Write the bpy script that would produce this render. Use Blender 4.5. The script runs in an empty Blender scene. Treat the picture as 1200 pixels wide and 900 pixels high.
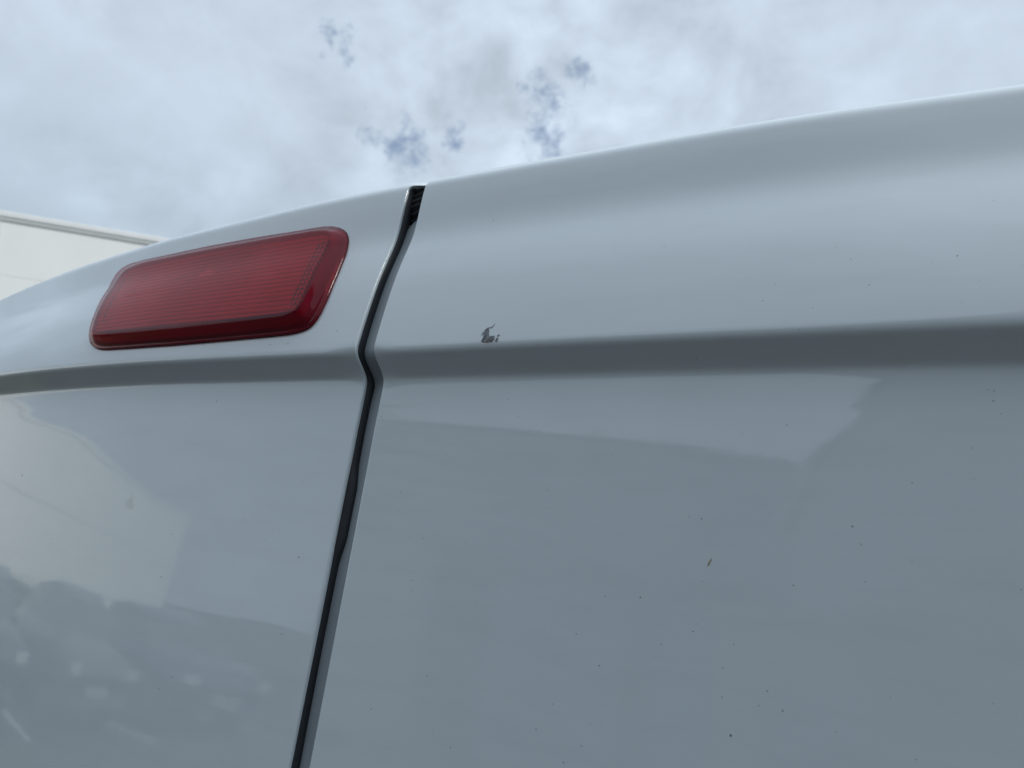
import bpy, bmesh, math, random
import numpy as np
from math import radians, sin, cos, pi, sqrt
from mathutils import Vector, Matrix
random.seed(7)
SC = bpy.context.scene
COL = SC.collection

# ------------------------------------------------------------------ camera
EYE = (0.3348, -0.378, 1.62)
RW = [[0.871495, 0.013617, 0.490216], [0.481034, -0.218214, -0.84911], [0.09541, 0.975806, -0.196723]]
cam_data = bpy.data.cameras.new('camera')
cam_data.sensor_width = 36; cam_data.lens = 27.0
cam_data.clip_start = 0.01; cam_data.clip_end = 4000
cam_data.dof.use_dof = True; cam_data.dof.focus_distance = 0.50; cam_data.dof.aperture_fstop = 11
camera = bpy.data.objects.new('camera', cam_data); COL.objects.link(camera)
m4 = Matrix(RW).to_4x4(); m4.translation = EYE
camera.matrix_world = m4
SC.camera = camera

# ------------------------------------------------------------------ sky, sun, exposure
SUN_EL, SUN_AZ = 35, 77          # azimuth clockwise from +Y
world = bpy.data.worlds.new('World'); SC.world = world; world.use_nodes = True
wn, wl = world.node_tree.nodes, world.node_tree.links
wn.clear()
def N(nodes, t, **kw):
    n = nodes.new(t)
    for k, v in kw.items():
        setattr(n, k, v)
    return n
class G:
    """tiny node-graph helper"""
    def __init__(s, nt): s.n, s.l = nt.nodes, nt.links
    def new(s, t, **kw): return N(s.n, t, **kw)
    def link(s, a, b): s.l.new(a, b)
    def put(s, v, sock):
        if hasattr(v, 'links') or hasattr(v, 'is_output'): s.l.new(v, sock)
        else: sock.default_value = v
    def math(s, op, a, b=0.0, clamp=False):
        n = s.new('ShaderNodeMath', operation=op, use_clamp=clamp)
        s.put(a, n.inputs[0]); s.put(b, n.inputs[1]); return n.outputs[0]
    def vmath(s, op, a, b=None, scale=None):
        n = s.new('ShaderNodeVectorMath', operation=op)
        s.put(a, n.inputs[0])
        if b is not None: s.put(b, n.inputs[1])
        if scale is not None: s.put(scale, n.inputs['Scale'])
        return n.outputs['Value'] if op in ('LENGTH', 'DISTANCE', 'DOT_PRODUCT') else n.outputs[0]
    def noise(s, vec, scale, detail=4, rough=.5, dist=0.0, color=False):
        n = s.new('ShaderNodeTexNoise'); n.inputs['Scale'].default_value = scale
        n.inputs['Detail'].default_value = detail; n.inputs['Roughness'].default_value = rough
        n.inputs['Distortion'].default_value = dist
        if vec is not None: s.l.new(vec, n.inputs['Vector'])
        return n.outputs['Color'] if color else n.outputs['Fac']
    def ramp(s, v, stops, interp='LINEAR'):
        n = s.new('ShaderNodeMapRange', clamp=True, interpolation_type=interp)
        s.put(v, n.inputs['Value'])
        n.inputs['From Min'].default_value, n.inputs['From Max'].default_value = stops[0], stops[1]
        n.inputs['To Min'].default_value, n.inputs['To Max'].default_value = stops[2], stops[3]
        return n.outputs['Result']
    def mix(s, f, a, b, bt='MIX'):
        n = s.new('ShaderNodeMix', data_type='RGBA', blend_type=bt)
        s.put(f, n.inputs['Factor']); s.put(a, n.inputs['A']); s.put(b, n.inputs['B'])
        return n.outputs['Result']
g = G(world.node_tree)
tc = g.new('ShaderNodeTexCoord'); D = tc.outputs['Generated']
sky = g.new('ShaderNodeTexSky', sky_type='NISHITA', sun_disc=False)
sky.sun_elevation = radians(SUN_EL); sky.sun_rotation = radians(SUN_AZ)
skyc = g.vmath('SCALE', sky.outputs[0], scale=0.10)
sep = g.new('ShaderNodeSeparateXYZ'); g.link(D, sep.inputs[0])
den = g.math('ADD', g.math('MAXIMUM', sep.outputs[2], 0.0), 0.60)
comb = g.new('ShaderNodeCombineXYZ')
g.link(g.math('DIVIDE', sep.outputs[0], den), comb.inputs[0]); g.link(g.math('DIVIDE', sep.outputs[1], den), comb.inputs[1])
PV = comb.outputs[0]                                   # position on the cloud sheet
def blob(c, r, wob):
    """soft spot of the sky round direction c"""
    d = g.vmath('DISTANCE', wob, c)
    return g.ramp(d, (r, 0.0, 0.0, 1.0), 'SMOOTHSTEP')
wobn = g.noise(D, 14, 5, .6, 0, True)
wob = g.vmath('ADD', D, g.vmath('SCALE', g.vmath('SUBTRACT', wobn, (.5, .5, .5)), scale=0.085))
holes = [((-.5788, .6732, .4602), .052), ((-.565, .683, .462), .036), ((-.5211, .7065, .4788), .030), ((-.4259, .7633, .4857), .042),
         ((-.4172, .7366, .5324), .036), ((-.3715, .7441, .5553), .026), ((-.6269, .5564, .5453), .024), ((-.6075, .5787, .5441), .026),]
hs = None
for c, r in holes:
    b = blob(c, r * 1.45, wob)
    hs = b if hs is None else g.math('MAXIMUM', hs, b)
big = g.noise(PV, 2.4, 4, .5, .2)
hs = g.ramp(g.math('ADD', hs, g.math('MULTIPLY', g.math('SUBTRACT', g.noise(D, 42, 6, .62, .2), .5), 2.2)), (.42, 1.30, 0, .95), 'SMOOTHSTEP')
hole_n = g.ramp(g.math('ADD', g.noise(PV, 9.0, 6, .6, .2), g.math('MULTIPLY', big, .45)), (.92, 1.05, 0, .8), 'SMOOTHSTEP')
busy = g.math('MAXIMUM', blob((-.40, .72, .56), .62, D), g.ramp(big, (.45, .65, 0, .8)))
lump = g.math('MULTIPLY', g.math('SUBTRACT', g.noise(PV, 9.0, 8, .56, .2), .5), g.math('ADD', g.math('MULTIPLY', busy, 1.35), .04))
lum = g.math('ADD', g.math('ADD', 1.0, g.math('MULTIPLY', g.math('SUBTRACT', big, .5), .42)), lump)
lum = g.math('ADD', lum, g.math('MULTIPLY', g.ramp(sep.outputs[2], (.58, 1.0, 0, 1), 'SMOOTHSTEP'), .48))
rim = g.math('MULTIPLY', blob((-.45, .72, .50), .30, wob), .10)     # thin bright cloud round the breaks
lum = g.math('ADD', lum, rim)
low = g.ramp(sep.outputs[2], (.25, .50, .0, 1), 'SMOOTHSTEP')
ccol = g.mix(low, (.490, .590, .695, 1), (.572, .668, .782, 1))
cloud = g.vmath('SCALE', ccol, scale=lum)
hole = g.math('MULTIPLY', g.math('MAXIMUM', hs, g.math('MULTIPLY', hole_n, .25)), 0.85)
blue = g.mix(0.45, skyc, (.26, .38, .60, 1))
final = g.mix(hole, cloud, blue)
bgn = g.new('ShaderNodeBackground'); g.link(final, bgn.inputs[0]); bgn.inputs[1].default_value = 1.0
wo = g.new('ShaderNodeOutputWorld'); g.link(bgn.outputs[0], wo.inputs[0])

sun_d = bpy.data.lights.new('sun', 'SUN'); sun_d.energy = 3.0; sun_d.angle = radians(22); sun_d.color = (1, .98, .93)
sun = bpy.data.objects.new('sun', sun_d); COL.objects.link(sun)
sdir = Vector((sin(radians(SUN_AZ)) * cos(radians(SUN_EL)), cos(radians(SUN_AZ)) * cos(radians(SUN_EL)), sin(radians(SUN_EL))))
sun.rotation_euler = sdir.to_track_quat('Z', 'Y').to_euler()
SC.view_settings.view_transform = 'Standard'; SC.view_settings.look = 'None'
SC.view_settings.exposure = 0; SC.view_settings.gamma = 1
SC.render.engine = 'CYCLES'
SC.cycles.max_bounces = 8; SC.cycles.transparent_max_bounces = 12

# ------------------------------------------------------------------ materials
def mat(name):
    m = bpy.data.materials.new(name); m.use_nodes = True
    gg = G(m.node_tree); gg.n.clear()
    out = gg.new('ShaderNodeOutputMaterial'); gg.out = out
    return m, gg
def simple(name, col, rough=.5, metal=0.0, var=.10, scale=8.0, bump=0.0, bscale=60, coat=0.0, spec=.5):
    m, q = mat(name)
    tcn = q.new('ShaderNodeTexCoord'); O = tcn.outputs['Object']
    p = q.new('ShaderNodeBsdfPrincipled')
    f = q.noise(O, scale, 5, .6)
    a = tuple(c * (1 - var) for c in col) + (1,); b = tuple(min(1, c * (1 + var)) for c in col) + (1,)
    q.link(q.mix(q.ramp(f, (.3, .7, 0, 1)), a, b), p.inputs['Base Color'])
    p.inputs['Roughness'].default_value = rough; p.inputs['Metallic'].default_value = metal
    p.inputs['Coat Weight'].default_value = coat; p.inputs['Specular IOR Level'].default_value = spec
    if bump:
        bn = q.new('ShaderNodeBump'); bn.inputs['Strength'].default_value = bump; bn.inputs['Distance'].default_value = .01
        q.link(q.noise(O, bscale, 4), bn.inputs['Height']); q.link(bn.outputs[0], p.inputs['Normal'])
    q.link(p.outputs[0], q.out.inputs[0])
    return m

def paint_material():
    m, q = mat('white_van_paint')
    tcn = q.new('ShaderNodeTexCoord'); O = tcn.outputs['Object']
    p = q.new('ShaderNodeBsdfPrincipled')
    f = q.noise(O, 3.0, 5, .6)                        # uneven film of road dust
    mp = q.new('ShaderNodeMapping'); mp.inputs['Scale'].default_value = (2.5, 1, 14); mp.inputs['Rotation'].default_value = (0, radians(14), 0)
    q.link(O, mp.inputs['Vector'])
    wipe = q.noise(mp.outputs[0], 5.0, 6, .65, .4)
    base = q.mix(q.ramp(f, (.3, .7, 0, 1)), (.655, .722, .742, 1), (.688, .746, .760, 1))
    base = q.mix(q.ramp(wipe, (.45, .8, 0, .22)), base, (.53, .57, .585, 1))
    # the grey smudge on the left door
    dd = q.vmath('DISTANCE', q.vmath('ADD', O, q.vmath('SCALE', q.vmath('SUBTRACT', q.noise(O, 180, 3, .6, 0, True), (.5, .5, .5)), scale=.010)), W3(-619, 13.3))
    base = q.mix(q.ramp(dd, (.0075, .003, 0, .34), 'SMOOTHSTEP'), base, (.30, .33, .34, 1))
    # scuff by the lower corner of the lamp and a brown scratch on the right door
    q.link(base, p.inputs['Base Color'])
    p.inputs['Metallic'].default_value = .0
    p.inputs['Roughness'].default_value = .42
    p.inputs['Specular IOR Level'].default_value = .3
    p.inputs['Coat Weight'].default_value = 1.0; p.inputs['Coat IOR'].default_value = 1.75
    cr = q.ramp(q.noise(O, 40.0, 6, .7), (.3, .7, .030, .050))
    q.link(cr, p.inputs['Coat Roughness'])
    peel = q.new('ShaderNodeBump'); peel.inputs['Strength'].default_value = .06; peel.inputs['Distance'].default_value = .00025
    q.link(q.noise(O, 160, 3, .5), peel.inputs['Height'])
    wav = q.new('ShaderNodeBump'); sx_ = q.new('ShaderNodeSeparateXYZ'); q.link(O, sx_.inputs[0])
    q.link(q.math('ADD', q.ramp(q.math('ABSOLUTE', q.math('ADD', sx_.outputs[0], .045)), (.10, .03, .012, .06), 'SMOOTHSTEP'), 0.0), wav.inputs['Strength']); wav.inputs['Distance'].default_value = .0007
    mp2 = q.new('ShaderNodeMapping'); mp2.inputs['Scale'].default_value = (9, 1, 70); q.link(O, mp2.inputs['Vector'])
    q.link(q.noise(mp2.outputs[0], 1.6, 2, .5, .4), wav.inputs['Height'])
    q.link(wav.outputs[0], peel.inputs['Normal'])
    q.link(peel.outputs[0], p.inputs['Coat Normal'])
    q.link(p.outputs[0], q.out.inputs[0])
    return m

# ------------------------------------------------------------------ the van's rear surface (mm seen from the eye, turned 2 degrees)
K = .9e-3
CA, SA = cos(radians(2)), sin(radians(2))
def W(x, y, z):
    return (K * (x + 372), K * (y * CA + z * SA) - .378, 1.62 + K * (z * CA - y * SA))
PR = np.array([(-1200, 380), (-900, 388), (-600, 397.5), (-300, 411.4), (-150, 419.6), (-30, 426.1), (60, 431), (100, 433.2), (114, 434.05), (119, 434.35), (121.8, 434.35), (123.3, 433.7), (124.6, 432.4), (126, 431.0), (130, 426.5), (134.2, 421.6),
    (135.9, 419.3), (137.2, 418.0), (139, 417.3), (141.5, 417.15), (144, 417.5), (149, 418.3), (157, 419.7), (166, 421.4), (176, 423.4), (200, 429), (220, 435.3), (238, 441.6), (248, 443.7), (266, 445.4),
    (280, 446.9), (287, 448.2), (291, 449.7), (294.5, 452.6), (298, 457), (302, 464), (306, 475), (310, 490), (315, 515), (318, 540)], float)
LB = np.array([(-1500, 155), (-1400, 120), (-1200, 78), (-1050, 50), (-950, 33), (-850, 19.5), (-748, 9.5), (-670, 4), (-607, 1.2), (-498, 0.3), (-392, 0), (-371, 0),
    (-240, -1), (-134, -2), (-42, -1.5), (34, 0), (200, 3), (400, 12), (600, 45), (700, 75)], float)
TB = np.array([(-1500, 190), (-1400, 160), (-1224, 115), (-1047, 77), (-912, 52), (-806, 36), (-724, 24.6), (-574, 11.4), (-459, 2.1), (-379, 0), (-285, -.5), (-214, -1),
    (-152, -1), (-79, 0), (-15, 4), (42, 8.5), (200, 20), (400, 45), (600, 105), (700, 140)], float)
def pchip(T, x):
    xs, ys = T[:, 0], T[:, 1]; h = np.diff(xs); d = np.diff(ys) / h
    m = np.zeros(len(xs)); m[0], m[-1] = d[0], d[-1]
    for i in range(1, len(xs) - 1):
        m[i] = 0 if d[i - 1] * d[i] <= 0 else 2 * d[i - 1] * d[i] / (d[i - 1] + d[i])
    i = np.clip(np.searchsorted(xs, x) - 1, 0, len(xs) - 2); t = (x - xs[i]) / h[i]
    return (2*t**3-3*t**2+1)*ys[i] + (t**3-2*t**2+t)*h[i]*m[i] + (-2*t**3+3*t**2)*ys[i+1] + (t**3-t**2)*h[i]*m[i+1]
def gauss(a, s, step):
    n = int(4 * s / step) + 1; k = np.exp(-.5 * (np.arange(-n, n + 1) * step / s) ** 2); k /= k.sum()
    p = np.concatenate([a[0] + (a[1] - a[0]) * np.arange(-n, 0), a, a[-1] + (a[-1] - a[-2]) * np.arange(1, n + 1)])
    return np.convolve(p, k, 'valid')
zt = np.arange(-1200, 318.01, .5)
raw = pchip(PR, zt)
s1, s2, s3, s4 = gauss(raw, .95, .5), gauss(raw, 5.5, .5), gauss(raw, 2.2, .5), gauss(raw, 25, .5)
def sm(a, b, x):
    t = np.clip((x - a) / (b - a), 0, 1); return t * t * (3 - 2 * t)
w1, w2, w0 = sm(148, 166, zt), sm(276, 288, zt), sm(60, 100, zt)
yt = s4 * (1 - w0) + s1 * w0; yt = yt * (1 - w1) + s2 * w1; yt = yt * (1 - w2) + s3 * w2
xt = np.arange(-1500, 700.1, 5.0)
s1b = gauss(raw, 1.3, .5)
s1c = gauss(raw, 3.4, .5)
yc = s4 * (1 - w0) + s1c * w0; yc = yc * (1 - w1) + s2 * w1; yc = yc * (1 - w2) + s3 * w2   # and is rounded off where it meets the gap
yb = s4 * (1 - w0) + s1b * w0; yb = yb * (1 - w1) + s2 * w1; yb = yb * (1 - w2) + s3 * w2   # the crease softens away from the seam
lt, tt = gauss(pchip(LB, xt), 30, 5), gauss(pchip(TB, xt), 30, 5)
def SY(x, z):
    w = sm(150, 295, z)
    k = sm(-330, 30, x) + sm(-420, -700, x) * .6 if np.ndim(x) == 0 else sm(-330, 30, x)
    e = 1 - sm(9, 34, abs(x + 372))
    return (np.interp(z, zt, yt) * (1 - k) + np.interp(z, zt, yb) * k) * (1 - e) + np.interp(z, zt, yc) * e + (1 - w) * np.interp(x, xt, lt) + w * np.interp(x, xt, tt)
def W3(x, z, h=0.0): return W(x, float(SY(x, z)) - h, z)

PAINT = paint_material()
BLACKRUB = simple('black_rubber', (.018, .020, .023), .55, var=.25, scale=40)
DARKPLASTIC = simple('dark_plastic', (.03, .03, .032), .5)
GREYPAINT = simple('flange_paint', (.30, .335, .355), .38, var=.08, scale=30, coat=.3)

def mesh_obj(name, verts, faces, material, parent=None, smooth=True, loc=None):
    me = bpy.data.meshes.new(name); me.from_pydata([tuple(v) for v in verts], [], faces); me.update()
    if smooth:
        me.polygons.foreach_set('use_smooth', [True] * len(me.polygons))
    if material is not None: me.materials.append(material)
    o = bpy.data.objects.new(name, me); COL.objects.link(o)
    if parent is not None: o.parent = parent
    if loc: o.location = loc
    return o
def bm_obj(name, bm, material, parent=None, smooth=False):
    me = bpy.data.meshes.new(name); bm.to_mesh(me); bm.free()
    if smooth: me.polygons.foreach_set('use_smooth', [True] * len(me.polygons))
    me.materials.append(material)
    o = bpy.data.objects.new(name, me); COL.objects.link(o)
    if parent is not None: o.parent = parent
    return o
def thing(name, label, cat, loc=(0, 0, 0), rz=0.0, group=None):
    o = bpy.data.objects.new(name, None); COL.objects.link(o); o.location = loc; o.rotation_euler = (0, 0, rz)
    o['label'] = label; o['category'] = cat
    if group: o['group'] = group
    return o
def tag(o, label, cat, group=None):
    o['label'] = label; o['category'] = cat
    if group: o['group'] = group
    return o
def struct(o): o['kind'] = 'structure'; return o
def grid_faces(nr, nc, closed=False, off=0):
    f = []
    for i in range(nr - 1):
        for j in range(nc - (0 if closed else 1)):
            a = off + i * nc + j; b = off + i * nc + (j + 1) % nc
            f.append((a, b, b + nc, a + nc))
    return f
def add_box(bm, lo, hi, bevel=0.0):
    r = bmesh.ops.create_cube(bm, size=1)
    for v in r['verts']:
        v.co = Vector([lo[i] + (v.co[i] + .5) * (hi[i] - lo[i]) for i in range(3)])
    if bevel:
        es = list({e for v in r['verts'] for e in v.link_edges})
        bmesh.ops.bevel(bm, geom=es, offset=bevel, segments=2, affect='EDGES', profile=.5)

# ------------------------------------------------------------------ the van
van = thing('white_van', 'white panel van seen close from behind, red brake light on its left rear door', 'van')
zs = np.unique(np.round(np.concatenate([np.arange(-1100, -300, 25), np.arange(-300, 100, 6), np.arange(100, 160, .8), np.arange(160, 284, 2.5), np.arange(284, 316.1, .8)]), 2))
ER = 1.0
def edge_left(z):     # right-hand edge of the left door
    t = min(max((z - 286.5) / 7.0, 0), 1)
    return -380.4 + 24 * (1 - sqrt(1 - t * t))
def edge_right(z):    # left-hand edge of the right door
    t = np.clip((z - 284) / 12, 0, 1.5)
    return -363.1 + 4.5 * t ** 2.6
def door(edge, far, sgn, name, label):
    # sgn -1: door runs from its edge towards -x; +1 towards +x
    ds = [0, .06, .18, .36, .6, .9, 1.2, 2.2, 6, 10]
    L = abs(far - (-372))
    d = 16
    while d < L - 22: ds.append(d); d += 8 if d < 480 else 14
    verts = []; cols = []
    ret = [26, 18, 10, 5, 1.5]        # the edge folded back into the gap
    for r in ret: cols.append((0, ER + r))
    for d in ds:
        cols.append((d, ER - sqrt(max(0, ER**2 - (ER - min(d, ER))**2)) if d < ER else 0))
    farlist = [8, 3, .8, 0]
    for q in farlist: cols.append((None, q))
    cols.append((None, -12))
    for z in zs:
        e = float(edge(z))
        for c in cols:
            if c[0] is None:
                q = c[1]
                if q < 0: x = far; yo = 16
                else: x = far - sgn * q; yo = 3 - sqrt(max(0, 9 - (3 - min(q, 3))**2)) if q < 3 else 0
            else: x = e + sgn * c[0]; yo = c[1]
            zz = z - .30 * max(0, min(x, -362) + 377.5) if sgn < 0 and z > 280 else z
            verts.append(W(x, float(SY(x, z)) + yo, zz))
    f = grid_faces(len(zs), len(cols))
    # bottom hem
    o = mesh_obj(name, verts, f, PAINT, van); o['label'] = label
    return o
door_l = door(edge_left, -1288, -1, 'rear_door', 'left rear door carrying the red brake light')
door_r = door(edge_right, 548, 1, 'rear_door', 'right rear door with a chip in its crease')

# painted flange behind the gap, with black seal beside and above it
def strip(name, z0, z1, step, x0f, x1f, hf, material, nx=7, cap=True):
    zz = np.arange(z0, z1 + .01, step); verts = []
    for z in zz:
        for i in range(nx):
            t = i / (nx - 1); x = x0f(z) * (1 - t) + x1f(z) * t
            verts.append(W(x, float(SY(-371, z)) - hf(z, t), z))
    return mesh_obj(name, verts, grid_faces(len(zz), nx), material, van)
top = 262.0
def fl_left(z):
    a = -383.5 + .9 * math.sin(z * .021)
    if z > top - 34: a = a + 16 * (1 - sqrt(max(0, 1 - ((z - top + 34) / 34.01) ** 2)))
    return a
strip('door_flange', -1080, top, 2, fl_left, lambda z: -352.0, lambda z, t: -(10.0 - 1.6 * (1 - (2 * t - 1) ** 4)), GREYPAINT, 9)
# rubber: flat bead on the left door's edge, its black also standing in for gap shade, bulging where it has worked loose
def bead_w(z):
    w = 1.9 + 3.0 * float(sm(-16, 6, z) * (1 - sm(38, 62, z))) + 1.0 * math.exp(-((z - 118) / 9) ** 2) + .35 * math.sin(z / 37)
    return w
def bead_prof():
    zz = np.arange(-1080, 291, 1.5); verts = []; n = 9
    for z in zz:
        e = float(edge_left(z)); w = bead_w(z)
        for i in range(n):
            a = pi * i / (n - 1)
            verts.append(W(e - .6 + (w + .6) * max(0, math.sin(a)) ** .8, float(SY(-372, z)) + 2.2 + 10.9 * i / (n - 1), z))
    return mesh_obj('rubber_seal', verts, grid_faces(len(zz), n), BLACKRUB, van)
bead_prof()
def back_rubber():
    zz = np.arange(225, 300, .5); verts = []; n = 12
    for z in zz:
        for i in range(n):
            t = i / (n - 1); x = -386 + 42 * t
            rib = math.sin((z - 16 * (t * t)) * 1.15) * 1.3
            verts.append(W(x, float(SY(-372, min(z, 290))) + 12.0 + rib - 5 * (z > 262) * min(1, (z - 262) / 12), min(z, 291.5)))
    return mesh_obj('ribbed_seal', verts, grid_faces(len(zz), n), BLACKRUB, van)
back_rubber()
# a dark body frame closing the view behind the gap
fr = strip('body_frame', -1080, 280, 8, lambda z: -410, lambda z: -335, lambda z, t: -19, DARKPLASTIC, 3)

# body shell: sides and roof, running forward from the door edges
def shell():
    sec = []
    hw, zt_, zb, r = .888, 1.868, .36, .11
    sec += [(-hw + .03, zb), (-hw, zb + .1), (-hw - .012, 1.0), (-hw + .02, 1.45)]
    for i in range(9):
        a = pi - i / 8 * pi / 2; sec.append((-(hw - .05 - r) + r * cos(a), zt_ - r + r * sin(a)))
    for i in range(1, 12): sec.append((-.73 + 1.46 * i / 12, zt_))
    sec += [(-x, z) for x, z in reversed(sec[:13])]
    rings = []
    def back(X, Z):
        x = X / K - 372; z = min(300, (Z - 1.62) / K + 15)
        return W(x, float(SY(x, z)), z)[1]
    ring = []
    for X, Z in sec:
        s = .925; ring.append((X * s, max(back(X * s, min(Z, 1.86)), 0) + .022, min(Z - .006, 1.862) if Z > 1 else Z + .01))
    rings.append(ring)
    rings.append([(X, back(X, Z) + .035, Z) for X, Z in sec])
    for Y, sx, dz in ((.35, 1, 0), (.8, 1, .012), (1.6, 1.0, .022), (2.6, 1, .022), (3.3, .99, .01), (3.7, .97, -.02), (4.3, .93, -.62), (4.95, .88, -.90), (5.05, .80, -1.1)):
        rings.append([(X * sx, Y, max(.34, (Z + (dz if dz > -.1 else 0) * sm(1.5, 1.8, Z) if dz > -.1 else min(Z, 1.868 + dz) if True else Z))) for X, Z in sec])
    verts = [v for rg in rings for v in rg]
    f = grid_faces(len(rings), len(sec))
    f.append(tuple(range((len(rings) - 1) * len(sec), len(rings) * len(sec))))
    o = mesh_obj('body_shell', verts, f, PAINT, van); return o
shell()
bm = bmesh.new(); add_box(bm, (-.87, -.03, .36), (.87, .12, .62), .03); bm_obj('rear_bumper', bm, DARKPLASTIC, van)
bm = bmesh.new(); add_box(bm, (-.80, .12, .38), (.80, 4.8, .46), .01); bm_obj('underbody', bm, DARKPLASTIC, van)
TYRE = simple('tyre_rubber', (.02, .02, .021), .8); RIM = simple('steel_rim', (.35, .36, .37), .35, .8)
def wheel(parent, x, y, r, w, sgn):
    def lathe(pts, name, m, par):
        verts = []; n = 28
        for px, pr in pts:
            for k in range(n):
                a = 2 * pi * k / n; verts.append((x + sgn * px, y + pr * cos(a), r + pr * sin(a)))
        return mesh_obj(name, verts, grid_faces(len(pts), n, True), m, par)
    t = lathe([(-w/2, r*.62), (-w/2, r*.93), (-w/2+.02, r), (w/2-.02, r), (w/2, r*.93), (w/2, r*.62)], 'wheel', TYRE, parent)
    lathe([(w/2-.01, r*.64), (w/2-.03, r*.55), (w/2-.05, r*.3), (w/2-.02, r*.16), (w/2-.02, .001)], 'rim', RIM, t)
for sx in (-1, 1):
    for y in (.95, 4.05): wheel(van, sx * .78, y, .33, .21, sx)

# ------------------------------------------------------------------ brake light on the left door
def resample(poly, idx, n):
    """closed polygon split at corner indices, each section resampled to n points"""
    out = []; P = [Vector(p) for p in poly]; m = len(P)
    for a, b in zip(idx, idx[1:] + [idx[0] + m]):
        pts = [P[i % m] for i in range(a, b + 1)]
        d = [0]
        for p, q in zip(pts, pts[1:]): d.append(d[-1] + (q - p).length)
        for k in range(n):
            s = d[-1] * k / n
            j = max(i for i in range(len(d)) if d[i] <= s + 1e-9); j = min(j, len(pts) - 2)
            t = (s - d[j]) / (d[j+1] - d[j]); out.append(pts[j].lerp(pts[j+1], t))
    return out
def smooth_loop(P, it):
    for _ in range(it):
        P = [(P[i-1] + P[i] * 2 + P[(i+1) % len(P)]) / 4 for i in range(len(P))]
    return P
OUT = [(-741.2,171.2),(-751.7,183.3),(-764.4,201.9),(-785.2,228.0),(-795.4,251.4),(-794.0,262.6),(-786.0,269.4),(-762.0,270.4),(-695.3,268.7),(-623.0,268.1),(-557.7,266.3),(-497.6,263.6),(-457.4,262.9),(-446.7,260.9),(-437.8,255.3),(-431.7,246.8),(-427.2,230.6),(-425.0,209.7),(-424.7,188.4),(-426.4,172.8),(-430.1,163.7),(-436.9,158.7),(-450.6,156.4),(-488.4,155.3),(-539.3,154.2),(-594.7,153.2),(-658.8,153.6),(-705.1,154.6),(-721.9,157.9),(-733.4,163.4)]
FRO = [(-717.3,168.8),(-725.9,182.5),(-744.2,214.4),(-758.1,241.9),(-754.6,254.8),(-724.6,258.6),(-669.3,257.4),(-600.3,256.7),(-537.6,255.2),(-481.1,254.1),(-450.6,253.4),(-442.6,250.9),(-439.8,242.0),(-439.5,219.4),(-438.8,193.4),(-440.1,177.7),(-443.0,172.4),(-451.4,169.1),(-482.2,168.0),(-532.4,166.8),(-587.0,165.9),(-649.9,166.4),(-708.3,167.6)]
oo = smooth_loop(resample(OUT, [0, 5, 14, 21], 40), 1)
ff = smooth_loop(resample(FRO, [0, 4, 11, 17], 40), 2)
NP = len(oo)
def loopmid(t):
    return [o.lerp(f, t) for o, f in zip(oo, ff)]
fc = sum(ff, Vector((0, 0))) / NP
def shrink(P, d):
    res = []
    n = len(P)
    for i in range(n):
        tg = (P[(i+2) % n] - P[i-2]); nn = Vector((tg.y, -tg.x)); nn.normalize()
        if (fc - P[i]).dot(nn) < 0: nn = -nn
        res.append(P[i] + nn * d)
    return smooth_loop(res, 1)
def red_glass(name, tint, refl=1.0, h0=.10, h1=.26, centre=False):
    m, q = mat(name)
    tr = q.new('ShaderNodeBsdfTransparent'); tr.inputs[0].default_value = tint + (1,)
    gl = q.new('ShaderNodeBsdfGlossy'); gl.inputs['Roughness'].default_value = .06; gl.inputs[0].default_value = (1, 1, 1, 1)
    tcn = q.new('ShaderNodeTexCoord')
    df = q.new('ShaderNodeBsdfDiffuse'); df.inputs[0].default_value = (.78, .022, .10, 1)
    fr = q.new('ShaderNodeFresnel'); fr.inputs[0].default_value = 1.5
    bp = q.new('ShaderNodeBump'); bp.inputs['Strength'].default_value = .2; bp.inputs['Distance'].default_value = .0004
    mp = q.new('ShaderNodeMapping'); mp.inputs['Scale'].default_value = (30, 1, 400); q.link(tcn.outputs['Object'], mp.inputs[0])
    q.link(q.noise(mp.outputs[0], 1, 3), bp.inputs['Height']); q.link(bp.outputs[0], gl.inputs['Normal'])
    haze = q.ramp(q.noise(tcn.outputs['Object'], 25, 5, .6), (.3, .75, h0, h1))
    if centre:      # clearer centre paints in the bright patch from the bulb's reflector
        haze = q.math('MULTIPLY', haze, q.ramp(q.vmath('DISTANCE', tcn.outputs['Object'], W3(-585, 215)), (.012, .075, .78, 1.0), 'SMOOTHSTEP'))
    m1 = q.new('ShaderNodeMixShader'); q.link(haze, m1.inputs[0]); q.link(tr.outputs[0], m1.inputs[1]); q.link(df.outputs[0], m1.inputs[2])
    m2 = q.new('ShaderNodeMixShader'); q.link(q.math('MULTIPLY', fr.outputs[0], refl, True), m2.inputs[0]); q.link(m1.outputs[0], m2.inputs[1]); q.link(gl.outputs[0], m2.inputs[2])
    q.link(m2.outputs[0], q.out.inputs[0]); return m
LENS = red_glass('red_lens', (.90, .055, .12), .66, .05, .12)
INSERT = red_glass('red_fluted_optic', (.95, .34, .40), .22, .93, 1.0, True)
SILVER = simple('reflector', (.82, .80, .80), .35, .3, var=.12, scale=30)
BULB = simple('bulb_glass', (.85, .80, .78), .15, 0, var=.03, coat=1)
REDPL = simple('red_plastic', (.10, .005, .013), .35, coat=.5)
GASK = simple('lamp_gasket', (.07, .008, .014), .7)

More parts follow.
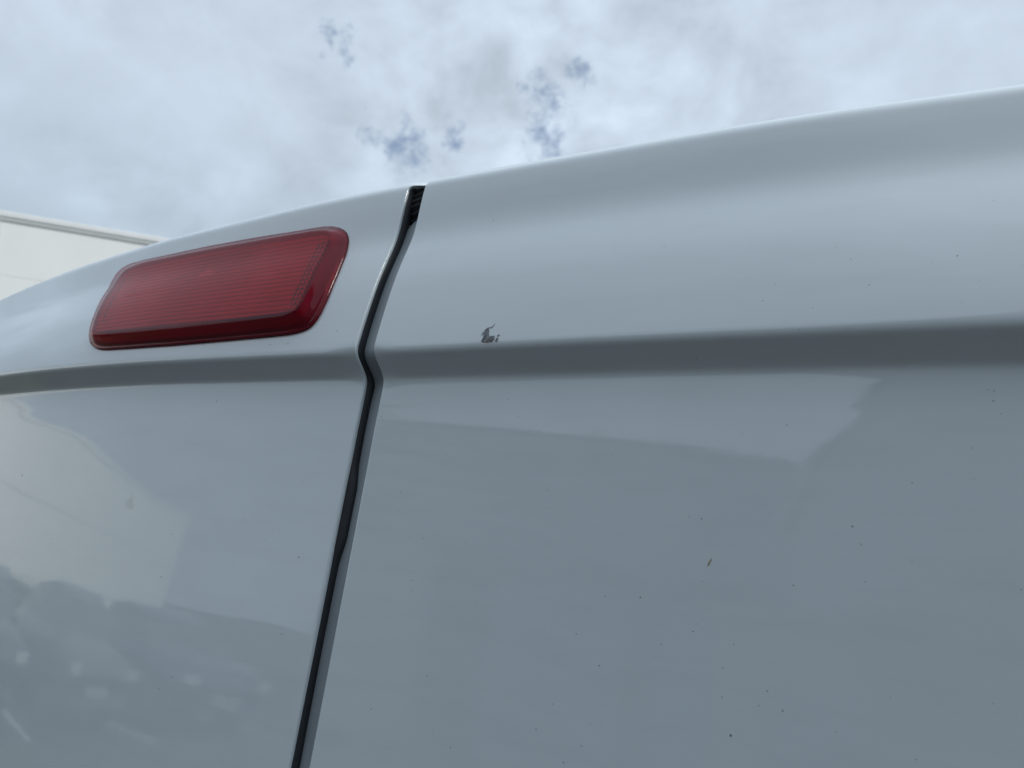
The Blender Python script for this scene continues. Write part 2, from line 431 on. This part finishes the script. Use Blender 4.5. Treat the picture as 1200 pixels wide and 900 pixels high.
lamp = bpy.data.objects.new('brake_light', None); COL.objects.link(lamp); lamp.parent = van
def loft(name, loops, material, parent, cap_grid=None):
    """loops: list of (points, height off the door)"""
    verts = []
    for P, h in loops:
        for p in P: verts.append(W3(p.x, p.y, h))
    f = grid_faces(len(loops), NP, True)
    if cap_grid:                         # concentric fill of the face
        P, h = loops[-1]; c = fc; base = len(verts) - NP
        steps = cap_grid; off = len(verts)
        for s in range(1, steps + 1):
            t = 1 - s / (steps + .04)
            for p in P:
                # collapse towards a horizontal spine
                sp = Vector((max(-700, min(-490, p.x)), 212)); q_ = sp.lerp(p, t)
                verts.append(W3(q_.x, q_.y, h))
        nf = grid_faces(steps + 1, NP, True, base)
        f += nf
        n0 = len(verts) - NP
        f.append(tuple(range(n0, n0 + NP)))
    o = mesh_obj(name, verts, f, material, parent); b = bmesh.new(); b.from_mesh(o.data)
    bmesh.ops.recalc_face_normals(b, faces=b.faces)
    b.faces.ensure_lookup_table(); fa = max(b.faces, key=lambda q: -q.calc_center_median().y * 1 + 0)
    if fa.normal.y > 0: bmesh.ops.reverse_faces(b, faces=b.faces)
    b.to_mesh(o.data); b.free(); return o
loft('gasket', [(shrink(oo, -.7), -.3), (shrink(oo, -.7), .5), (shrink(oo, 1.0), .9)], GASK, lamp)
lens_loops = [(shrink(oo, -.2), .2), (shrink(oo, -.2), 2.0), (shrink(oo, .5), 2.7), (shrink(oo, 1.9), 2.9), (shrink(loopmid(.22), .3), 3.6)]
for t, h in ((.35, 5.2), (.55, 7.6), (.75, 9.8), (.88, 11.0), (.95, 11.6), (1.0, 11.9)): lens_loops.append((loopmid(t), h))
lens_loops.append((shrink(ff, 1.2), 12.15)); lens_loops.append((shrink(ff, 3.0), 12.2))
loft('lens', lens_loops, LENS, lamp, 10)
# reflector bowl behind: bottom of tray with raised wall
tray = shrink(ff, 6)
loft('reflector', [(shrink(oo, 3), 1.0), (shrink(oo, 3), 2.5), (shrink(loopmid(.3), 4), 3.0), (shrink(loopmid(.9), 6), 8.0), (shrink(ff, 9), 8.2), (shrink(ff, 11), 3.0)], REDPL, lamp)
loft('reflector_floor', [(shrink(ff, 10.5), 3.0), (shrink(ff, 14), 1.6)], SILVER, lamp, 8)
# fluted optic: horizontal ridges across the front, inside the outline
def inside(px, pz, P):
    c = False; n = len(P); j = n - 1
    for i in range(n):
        if (P[i].y > pz) != (P[j].y > pz) and px < (P[j].x - P[i].x) * (pz - P[i].y) / (P[j].y - P[i].y) + P[i].x: c = not c
        j = i
    return c
def span(z, P):
    xs = []
    n = len(P); 
    for i in range(n):
        a, b = P[i], P[(i+1) % n]
        if (a.y > z) != (b.y > z): xs.append(a.x + (b.x - a.x) * (z - a.y) / (b.y - a.y))
    return (min(xs), max(xs)) if len(xs) > 1 else None
def optic():
    P = shrink(ff, 4.0); z0 = min(p.y for p in P) + .4; z1 = max(p.y for p in P) - .4
    pitch = 4.4; sub = 4; nz = int((z1 - z0) / pitch) * sub; nx = 60; verts = []
    for i in range(nz + 1):
        z = z0 + (z1 - z0) * i / nz; s = span(z, P) or (-600, -599)
        hh = (7.9, 10.2, 10.6, 10.2)[i % 4]
        for j in range(nx + 1):
            x = s[0] + (s[1] - s[0]) * j / nx
            verts.append(W3(x, z, hh))
    return mesh_obj('fluted_optic', verts, grid_faces(nz + 1, nx + 1), INSERT, lamp, smooth=False)
optic()
# raised inner frame line of the optic, a little inside its right and left ends
def bar(name, pts, wd, h0, h1, material, parent):
    verts = []; f = []
    for i, p in enumerate(pts):
        p = Vector(p); q_ = Vector(pts[min(i+1, len(pts)-1)]) - Vector(pts[max(i-1, 0)]); nn = Vector((q_.y, -q_.x)).normalized() * wd
        for a, h in ((p + nn, h0), (p + nn * .6, h1), (p - nn * .6, h1), (p - nn, h0)): verts.append(W3(a.x, a.y, h))
    return mesh_obj(name, verts, grid_faces(len(pts), 4), material, parent, smooth=False)
RR = [ff[i] for i in range(80, 121)]
inner = shrink(ff, 12.5)
bar('optic_rib', [inner[i] for i in range(84, 118)], .55, 9.8, 10.9, REDPL, lamp)
bar('optic_rib', [inner[i] for i in range(3, 37)], .55, 9.8, 10.9, REDPL, lamp)
inner2 = shrink(ff, 7.5)
bar('optic_rib', [inner2[i] for i in range(82, 119)], .45, 9.8, 10.9, REDPL, lamp)
# bulb in the middle
def bulb():
    verts = []; n = 20; m = 12
    for i in range(m + 1):
        a = -pi / 2 + pi * i / m
        for k in range(n):
            b = 2 * pi * k / n
            c = W3(-590, 222, 4.2)
            verts.append((c[0] + .016 * cos(a) * cos(b), c[1] + .0035 * sin(b) * cos(a), c[2] + .0085 * sin(a)))
    return mesh_obj('bulb', verts, grid_faces(m + 1, n, True), BULB, lamp)
bulb()
# ------------------------------------------------------------------ chip, scratch and dirt on the doors
def flat_patch(name, polys, h, material, parent):
    verts = []; f = []
    st = .16
    for P in polys:
        V = [Vector(p) for p in P]; x0 = min(v.x for v in V); x1 = max(v.x for v in V); z0 = min(v.y for v in V); z1 = max(v.y for v in V)
        idx = {}
        def vi(i, j):
            if (i, j) not in idx:
                idx[(i, j)] = len(verts); verts.append(W3(x0 + i * st, z0 + j * st, h))
            return idx[(i, j)]
        for i in range(int((x1 - x0) / st) + 1):
            for j in range(int((z1 - z0) / st) + 1):
                if inside(x0 + (i + .5) * st, z0 + (j + .5) * st, V): f.append((vi(i, j), vi(i+1, j), vi(i+1, j+1), vi(i, j+1)))
    return mesh_obj(name, verts, f, material, parent, smooth=False)
CHIP = [[(-269.9,142.2),(-268.9,144.8),(-269.3,147.6),(-268.9,150.4),(-267.4,151.2),(-265.9,150.6),(-265.4,147.6),(-264.6,144.9),(-262.9,145.6),(-260.4,145.4),(-259.9,143.0),(-261.1,141.3),(-265.6,140.7),(-268.4,140.9)],
 [(-259.1,141.6),(-258.3,143.6),(-257.1,143.8),(-257.3,141.9),(-258.2,140.9)], [(-269.4,147.9),(-271.2,145.6),(-270.3,148.2),(-269.8,149.4)],
 [(-268.0,151.9),(-264.8,152.0),(-263.1,153.2),(-262.5,154.8),(-262.2,154.6),(-262.8,152.6),(-263.9,151.4),(-265.6,151.2)], [(-258.6,145.2),(-257.0,146.4),(-256.2,145.5),(-257.6,144.7)]]
def jag(P, amp):
    out = []
    for i in range(len(P)):
        a = Vector(P[i]); b = Vector(P[(i+1) % len(P)])
        out.append((a.x, a.y)); m_ = (a + b) / 2; out.append((m_.x + random.uniform(-amp, amp) * .7, m_.y + random.uniform(-amp, amp) * .7))
    return out
def chip_mat():
    m, q = mat('bare_metal_chip'); tcn = q.new('ShaderNodeTexCoord'); O = tcn.outputs['Object']
    p = q.new('ShaderNodeBsdfPrincipled')
    c = q.mix(q.ramp(q.noise(O, 560, 4, .7), (.42, .52, 0, 1)), (.022, .026, .034, 1), (.22, .24, .26, 1))
    c = q.mix(q.ramp(q.noise(O, 420, 3, .6), (.52, .62, 0, .85)), c, (.17, .105, .07, 1))
    q.link(c, p.inputs['Base Color']); p.inputs['Roughness'].default_value = .6
    q.link(p.outputs[0], q.out.inputs[0]); return m
CH = chip_mat()
lipm = simple('chip_primer', (.80, .80, .80), .6, var=.12, scale=900)
def grow(P, s):
    c = sum((Vector(p) for p in P), Vector((0, 0))) / len(P)
    return [tuple(Vector(p) + (Vector(p) - c).normalized() * s) for p in P]
flat_patch('chipped_paint_rim', [jag(grow(CHIP[0], 1.0), .3), jag(grow(CHIP[1], .8), .2)], .10, lipm, door_r)
flat_patch('paint_chip', [jag(grow(c, .3), .22) for c in CHIP[:2]] + [jag(c, .12) for c in CHIP[2:]], .16, CH, door_r)
DIRT = simple('dirt', (.035, .04, .045), .8, var=.5, scale=900)
DIRT2 = simple('pale_dirt', (.20, .22, .235), .8, var=.4, scale=900)
BROWN = simple('brown_scratch', (.34, .27, .18), .7, var=.4, scale=700)
SPECK_R = [(-289.5,244.7,1.1),(-43.3,181.4,1),(-34.0,164.0,1.2),(6.9,178.4,1.3),(23.9,212.7,.9),(-88.0,158.4,.9),(-61.3,152.3,.7),(15.8,162.4,.6),(8.2,150.8,.6),(-81.9,168.6,.5),(21.5,109.2,1),(19.0,109.6,.8),(21.0,103.9,1.2),(24.0,97.4,.8),(-75.2,90.1,1.1),(-98.6,84.4,.7),(11.5,79.9,.7),(-14.5,61.3,.9),(11.9,64.3,.7),(-118.2,35.8,1.3),(-41.4,37.5,1.5),(-37.4,28.9,1.1),(-68.6,5.4,1.2),(-35.2,10.8,.8),(-118.5,-24.2,1.2),(-101.7,-40.1,1.2),(-79.2,-47.5,1.2),(-101.2,-54.1,1),(-83.0,-54.9,.8),(-71.5,-55.3,1.3),(-95.9,-71.3,1.9),(-46.9,-60.3,.8),(-13.5,-65.4,1),(-96.8,-27.6,.8),(-116.5,-20.0,.7),(-270.2,10.1,.8),(-303.4,9.5,1),(-315.2,8.6,.8),(-307.3,-18.1,1.1),(-305.8,-25.0,.9),(-254.8,-25.3,.8),(-170.3,-12.2,.9),(-149.4,-10.2,1.4),(-135.1,-33.2,1.2),(-206.1,-35.4,.7),(-185.7,-34.9,1),(-169.6,-49.6,1.1),(-321.5,-100.0,1.2),(-258.4,-109.8,1.1),(-195.6,-74.3,1),(-203.8,-89.3,1.4),(-175.3,-92.0,1.2),(-184.8,-102.6,1.3),(-283.3,-73.6,1),(-282.3,-78.5,.7),(-358.6,93.3,1),(-328.7,39.7,1),(-253.2,105.7,.8),(-226.2,83.8,.9),(-216.0,46.8,.9),(-242.9,94.0,.8)]
SPECK_L = [(-823.9,31.2,2.3),(-539.8,105.7,1),(-567.0,70.0,.8),(-552.9,-42.1,1.2),(-410.0,-12.9,1.4),(-596.0,-43.2,.8),(-604.9,-44.2,.7),(-511.5,-111.6,1),(-523.3,-122.1,1),(-581.3,-161.6,.8),(-725.2,-30.0,1),(-553.8,-8.0,1),(-471.2,148.5,1.2),(-451.4,148.4,1),(-553.4,152.1,1.1),(-410.8,-66.5,1),(-446.6,-4.4,.7),(-403.5,156.9,1.3)]
def specks(L, parent, material, k=1.0, name='dirt_specks'):
    verts = []; f = []
    for x, z, s in L:
        n = 8; b = len(verts); r = .40 * s * k; ph = random.random() * 6; el = random.uniform(.7, 1.4)
        for i in range(n):
            a = 2 * pi * i / n; rr = r * random.uniform(.75, 1.2)
            verts.append(W3(x + rr * cos(a + ph) * el, z + rr * sin(a + ph) / el, .06))
        verts.append(W3(x, z, .06 + .25 * r)); c = len(verts) - 1
        for i in range(n): f.append((b + i, b + (i + 1) % n, c))
    o = mesh_obj(name, verts, f, material, parent); o['kind'] = 'stuff'; return o
specks(SPECK_R, door_r, DIRT, .72); specks(SPECK_L, door_l, DIRT, 1.0)
rnd = [(random.uniform(-355, 60), random.uniform(-160, 290), random.uniform(.25, .65)) for _ in range(90)]
specks(rnd, door_r, DIRT2, 1, 'fine_dust')
rnd = [(random.uniform(-900, -385), random.uniform(-200, 150), random.uniform(.25, .7)) for _ in range(130)]
specks(rnd, door_l, DIRT2, 1, 'fine_dust')
flat_patch('brown_scratch', [jag([(-113.4,10.4),(-112.9,12.3),(-111.6,14.6),(-111.0,15.0),(-111.5,12.8),(-112.5,10.7)], .2)], .06, BROWN, door_r)

# ------------------------------------------------------------------ ground
ASPH = simple('asphalt', (.038, .040, .041), .9, var=.25, scale=3, bump=.4, bscale=90)
GRASSM = simple('grass_ground', (.05, .058, .034), .95, var=.4, scale=2)
KERB = simple('concrete_kerb', (.32, .31, .29), .85, var=.2)
WHITEL = simple('white_line_paint', (.62, .62, .60), .7, var=.15)
mesh_obj_ = mesh_obj('ground', [(-900, -900, -.02), (900, -900, -.02), (900, 900, -.02), (-900, 900, -.02)], [(0, 1, 2, 3)], GRASSM, smooth=False); struct(mesh_obj_)
struct(mesh_obj('car_park', [(-17, -30, 0), (40, -30, 0), (40, 40, 0), (-17, 40, 0)], [(0, 1, 2, 3)], ASPH, smooth=False))
bm = bmesh.new(); add_box(bm, (-17.15, -30, -.02), (-17.0, 40, .12), .01); struct(bm_obj('kerb', bm, KERB))
bm = bmesh.new(); add_box(bm, (-7.6, -30, -.02), (-4.6, 12, .06), .02); struct(bm_obj('grass_verge', bm, GRASSM))
for y in (-9.2, -6.6, -4.0, -1.4, 1.2):
    struct(mesh_obj('parking_bay_line', [(-12.6, y - .05, .004), (-8, y - .05, .004), (-8, y + .05, .004), (-12.6, y + .05, .004)], [(0, 1, 2, 3)], WHITEL, smooth=False))

# ------------------------------------------------------------------ buildings
CLAD = simple('white_cladding', (.85, .865, .84), .6, var=.02, scale=.6)
CAPM = simple('parapet_flashing', (.80, .81, .80), .45, var=.03, scale=2)
GUT = simple('grey_flashing', (.40, .42, .41), .5, var=.08, scale=3)
GUT2 = simple('pale_flashing', (.74, .77, .74), .5, var=.04, scale=3)
GREYC = simple('grey_cladding', (.20, .215, .23), .55, var=.05, scale=2)
DARKC = simple('dark_blockwork', (.06, .062, .068), .85, var=.2, scale=4)
BRICK = simple('red_brick', (.20, .085, .06), .9, var=.3, scale=6)
ROOFM = simple('roof_sheet', (.25, .26, .27), .6)
DOORM = simple('roller_shutter', (.22, .24, .27), .5)
GLASS = simple('dark_window_glass', (.03, .035, .04), .1, coat=1)

def facade_thing(name, label, p0, p1, height, depth):
    """building whose front runs p0->p1 on the left-to-right of a viewer facing it; local x along front, local -y is the front"""
    dx, dy = p1[0] - p0[0], p1[1] - p0[1]; L = sqrt(dx*dx + dy*dy)
    t = thing(name, label, 'building', (p0[0], p0[1], 0), math.atan2(dy, dx)); return t, L
# white warehouse seen over the van's left corner
AZN, DD = radians(43), 20.0
foot = (EYE[0] - sin(AZN) * DD, EYE[1] + cos(AZN) * DD); tv = (cos(AZN), sin(AZN))
p0 = (foot[0] - tv[0] * 21, foot[1] - tv[1] * 21); p1 = (foot[0] + tv[0] * 16, foot[1] + tv[1] * 16)
HT = 1.62 + 6.56
wh, L = facade_thing('warehouse', 'white clad warehouse with a pale parapet cap, seen past the left corner of the van', p0, p1, HT, 20)
bm = bmesh.new(); add_box(bm, (0, .12, 0), (L, 22, HT - .3)); bm_obj('wall_core', bm, GUT, wh)
bm = bmesh.new(); add_box(bm, (-.1, .0, HT - .30), (L + .1, 22.1, HT - .12)); bm_obj('roof', bm, ROOFM, wh)
xj = 21 - DD * math.tan(radians(65.66 - 43))       # vertical joint at the picture's left edge
cols_ = [(0, xj - 6.2), (xj - 6.2, xj - .10), (xj + .02, xj + 7.2), (xj + 7.2, xj + 14.4), (xj + 14.4, L)]
zrows = [(.15, 1.2)] + [(1.2 + 1.35 * i, 1.2 + 1.35 * (i + 1)) for i in range(5)]
zrows = [r for r in zrows if r[1] < HT - .2]; zrows[-1] = (zrows[-1][0], HT - .27)
for a, b in cols_:
    for c, d in zrows:
        bm = bmesh.new(); add_box(bm, (a + .004, 0.0, c + .002), (b - .004, .118, d - .002), .003); bm_obj('wall_panel', bm, CLAD, wh)
bm = bmesh.new(); add_box(bm, (xj - .094, -.03, 0), (xj + .012, .117, HT - .275)); bm_obj('downpipe', bm, GUT2, wh)
bm = bmesh.new(); add_box(bm, (-.2, -.008, HT - .225), (L + .2, .118, HT - .155), .01); bm_obj('gutter', bm, GUT2, wh)
bm = bmesh.new(); add_box(bm, (-.2, -.035, HT - .15), (L + .2, .5, HT), .02); bm_obj('parapet_cap', bm, CAPM, wh)

# white unit mirrored in the left door
w1, L1 = facade_thing('office_unit', 'long white industrial unit across the car park, mirrored in the left rear door', (-28.9, -22.0), (-20.8, -0.7), 5.3, 9)
def simple_building(t, L, H, depth, wallm, capm, rows, colw):
    bm = bmesh.new(); add_box(bm, (0, .10, 0), (L, depth, H - .2)); bm_obj('wall_core', bm, wallm, t)
    n = max(1, int(L / colw)); 
    for i in range(n):
        for (c, d, m_) in rows:
            bm = bmesh.new(); add_box(bm, (i * L / n + .01, 0, c + .01), ((i + 1) * L / n - .01, .098, d - .01), .006); bm_obj('wall_panel', bm, m_, t)
    bm = bmesh.new(); add_box(bm, (-.03, -.006, H - .19), (L + .15, depth + .1, H), .02); bm_obj('parapet_cap', bm, capm, t)
simple_building(w1, L1, 5.3, 9, GUT, CAPM, [(0, 1.2, CLAD), (1.2, 3.2, CLAD), (3.2, 5.1, CLAD)], 5)
# grey corrugated unit behind the viewer (mirrored in both doors)
gA, LA = facade_thing('corrugated_unit', 'grey corrugated industrial unit facing the rear of the van, dark base and roller doors', (-1.47, -15.88), (-9.78, -10.88), 6.2, 10)
def corrugated(t, L, z0, z1, material):
    verts = []; n = int((z1 - z0) / .30)
    prof_ = []
    for i in range(n):
        z = z0 + (z1 - z0) * i / n; s = (z1 - z0) / n
        prof_ += [(0, z), (0, z + s * .45), (.05, z + s * .55), (.05, z + s * .9)]
    prof_.append((0, z1))
    for y, z in prof_: verts += [(0, -y, z), (L, -y, z)]
    return mesh_obj('corrugated_sheet', verts, grid_faces(len(prof_), 2), material, t, smooth=False)
bm = bmesh.new(); add_box(bm, (0, .05, 0), (LA, 10, 6.05)); bm_obj('wall_core', bm, GREYC, gA)
corrugated(gA, LA, 3.55, 6.1, GREYC)
bm = bmesh.new(); add_box(bm, (0, -.06, 0), (LA - 1.85, .048, 3.54)); bm_obj('base_wall', bm, DARKC, gA)
for x in (.8, 4.2):
    bm = bmesh.new()
    for k in range(14): add_box(bm, (x, -.10, .02 + k * .22), (x + 2.6, -.062, .22 + k * .22), .008)
    o = bm_obj('roller_door', bm, DOORM, gA)
bm = bmesh.new(); add_box(bm, (-.1, -.12, 6.11), (LA + .1, 10.1, 6.22), .01); bm_obj('parapet_cap', bm, GUT, gA)

bm = bmesh.new(); add_box(bm, (5.2, .2, 6.223), (5.55, .6, 6.6), .02); bm_obj('roof_vent', bm, GUT, gA)
# gabled shed to the right of it
gb = thing('gabled_shed', 'tall steep-gabled grey shed behind the viewer beside the corrugated unit', 'building', (.3, -9.4, 0))
outl = [(-1.4, 0), (-1.4, 3.95), (3.0, 11.9), (7.4, 3.95), (7.4, 0)]
verts = [(x, 0, z) for x, z in outl] + [(x, -5, z) for x, z in outl]
fcs = [(0, 1, 2, 3, 4), (9, 8, 7, 6, 5)] + [(i, (i + 1) % 5, (i + 1) % 5 + 5, i + 5) for i in range(5)]
mesh_obj('wall', verts, fcs, GREYC, gb, smooth=False)
verts = [(-1.6, .15, 3.72), (3.0, .15, 11.95), (7.6, .15, 3.72), (7.6, .15, 3.87), (3.0, .15, 12.1), (-1.6, .15, 3.87)]
verts = verts + [(x, -5.2, z) for x, y, z in verts]
mesh_obj('roof', verts, [(0,1,4,5),(1,2,3,4),(6,11,10,7),(7,10,9,8),(5,4,10,11),(4,3,9,10),(0,5,11,6),(2,8,9,3),(0,6,7,1),(1,7,8,2)], ROOFM, gb, smooth=False)
bm = bmesh.new(); add_box(bm, (3.2, .01, 0), (6.4, .06, 3.4), .01); bm_obj('loading_door', bm, DOORM, gb)
an = thing('brick_annex', 'low red brick annex with a flat roof in front of the grey shed', 'building', (-1.85, -9.0, 0))
bm = bmesh.new(); add_box(bm, (0, -.38, 0), (2.5, .5, 2.55)); bm_obj('wall', bm, BRICK, an)
bm = bmesh.new(); add_box(bm, (-.1, -.385, 2.552), (2.6, .58, 2.66), .01); bm_obj('roof', bm, BRICK, an)
bm = bmesh.new(); add_box(bm, (.8, .503, 1.0), (1.6, .54, 1.9), .01); bm_obj('window', bm, GLASS, an)

# ------------------------------------------------------------------ vegetation
LEAF = simple('leaves', (.05, .085, .028), .7, var=.45, scale=3)
BARK = simple('bark', (.07, .055, .04), .9, var=.3)
def leaf_cloud(name, n, fn, size, parent):
    verts = []; f = []
    for _ in range(n):
        c = Vector(fn()); a = Vector((random.gauss(0, 1), random.gauss(0, 1), random.gauss(0, 1))).normalized()
        b = a.orthogonal().normalized(); s = size * random.uniform(.5, 1.3); i = len(verts)
        verts += [c - a * s, c + b * s * .5, c + a * s, c - b * s * .5]; f.append((i, i+1, i+2, i+3))
    o = mesh_obj(name, verts, f, LEAF, parent, smooth=False); o['kind'] = 'stuff'; return o
def hedge_pt():
    x = random.uniform(-.7, .7); y = random.uniform(0, 17); h = .95 + .22 * sin(y * .9) * sin(y * 2.3 + 1)
    return (x, y, .05 + h * random.random() ** .7)
hd = thing('hedge', 'dark green clipped hedge along the kerb in front of the long white unit', 'hedge', (-18.2, -15, 0))
leaf_cloud('foliage', 9000, hedge_pt, .09, hd)
bm = bmesh.new()
for k in range(11): add_box(bm, (-.04, k * 1.5 + .3, 0), (.04, k * 1.5 + .38, 1.2))
st = bm_obj('stems', bm, BARK, hd); st['kind'] = 'stuff'
def small_tree(x, y, h, label):
    t = thing('small_tree', label, 'tree', (x, y, 0))
    def tube(pts, name):
        verts = []; n = 8
        for p, r in pts:
            for k in range(n): a = 2*pi*k/n; verts.append((p[0] + r*cos(a), p[1] + r*sin(a), p[2]))
        mesh_obj(name, verts, grid_faces(len(pts), n, True), BARK, t)
    tube([((0,0,0),.09), ((.03,0,h*.3),.07), ((0,.04,h*.6),.045), ((.05,0,h*.9),.015)], 'trunk')
    tips = []
    for k in range(7):
        a = k * 2.4; q_ = (cos(a) * h * .24, sin(a) * h * .24, h * (.55 + .06 * k)); tips.append(q_)
        tube([((0, 0, h * (.3 + .05 * k)), .03), ((q_[0]*.6, q_[1]*.6, q_[2]*.9), .02), (q_, .006)], 'limb')
    def fn():
        c = random.choice(tips + [(0, 0, h * .8)]); r = h * .15
        return tuple(c[i] + random.gauss(0, r * .6) for i in range(3))
    leaf_cloud('crown', 4000, fn, .06, t)
small_tree(1.05, -7.9, 3.1, 'small leafy tree behind the viewer in front of the grey shed')

# ------------------------------------------------------------------ parked cars (mirrored low in the left door)
def car(loc, rz, colour, label):
    t = thing('parked_car', label, 'car', loc, rz, 'cars parked in the bays before the hedge')
    P = simple('car_paint', colour, .3, .2, var=.03, coat=1)
    sec = [(-2.05, .32, .62, .74), (-2.1, .30, .75, .80), (-1.9, .26, .98, .84), (-1.75, .24, 1.02, .86), (-.95, .22, 1.00, .88), (0, .22, .99, .89), (.9, .22, .96, .88), (1.3, .24, .92, .87), (1.95, .28, .80, .80), (2.1, .32, .62, .70)]
    verts = []
    for y, zb, zt2, hw in sec:
        verts += [(-hw*.94, y, zb), (-hw, y, zb+.12), (-hw, y, zt2-.16), (-hw*.93, y, zt2-.02), (-hw*.5, y, zt2+.02), (hw*.5, y, zt2+.02), (hw*.93, y, zt2-.02), (hw, y, zt2-.16), (hw, y, zb+.12), (hw*.94, y, zb)]
    f = grid_faces(len(sec), 10, True); f += [tuple(range(10)), tuple(reversed(range(len(verts)-10, len(verts))))]
    mesh_obj('body', verts, f, P, t)
    cab = [(-1.85, .98, .80), (-1.35, 1.36, .66), (-.6, 1.46, .62), (.1, 1.43, .62), (.45, 1.30, .66), (1.05, .95, .80)]
    verts = []
    for y, z, hw in cab: verts += [(-.83, y, .93), (-hw, y, z), (hw, y, z), (.83, y, .93)]
    mesh_obj('windows', verts, grid_faces(6, 4), GLASS, t, smooth=False)
    verts = []
    for y, z, hw in cab[1:5]: verts += [(-hw-.02, y, z-.03), (-hw+.04, y, z+.015), (hw-.04, y, z+.015), (hw+.02, y, z-.03)]
    mesh_obj('roof', verts, grid_faces(4, 4), P, t)
    for sx in (-1, 1):
        for y in (-1.3, 1.3): wheel(t, sx * .80, y, .31, .2, sx)
        bm = bmesh.new(); add_box(bm, (sx*.66-.12, 2.02, .62), (sx*.66+.12, 2.10, .74), .02); bm_obj('headlight', bm, GUT, t)
        bm = bmesh.new(); add_box(bm, (sx*.70-.10, -2.13, .72), (sx*.70+.10, -2.06, .88), .02); bm_obj('tail_light', bm, REDPL, t)
    bm = bmesh.new(); add_box(bm, (-.26, 2.09, .42), (.26, 2.115, .53)); bm_obj('number_plate', bm, KERB, t)
car((-10.3, -7.9, 0), radians(-86), (.03, .04, .07), 'dark blue parked car, farthest behind the van of the three in the bays')
car((-10.2, -5.3, 0), radians(-90), (.10, .11, .12), 'grey parked car in the middle bay before the hedge')
car((-10.4, -2.7, 0), radians(-93), (.025, .027, .03), 'black parked car in the bay nearest to the van')
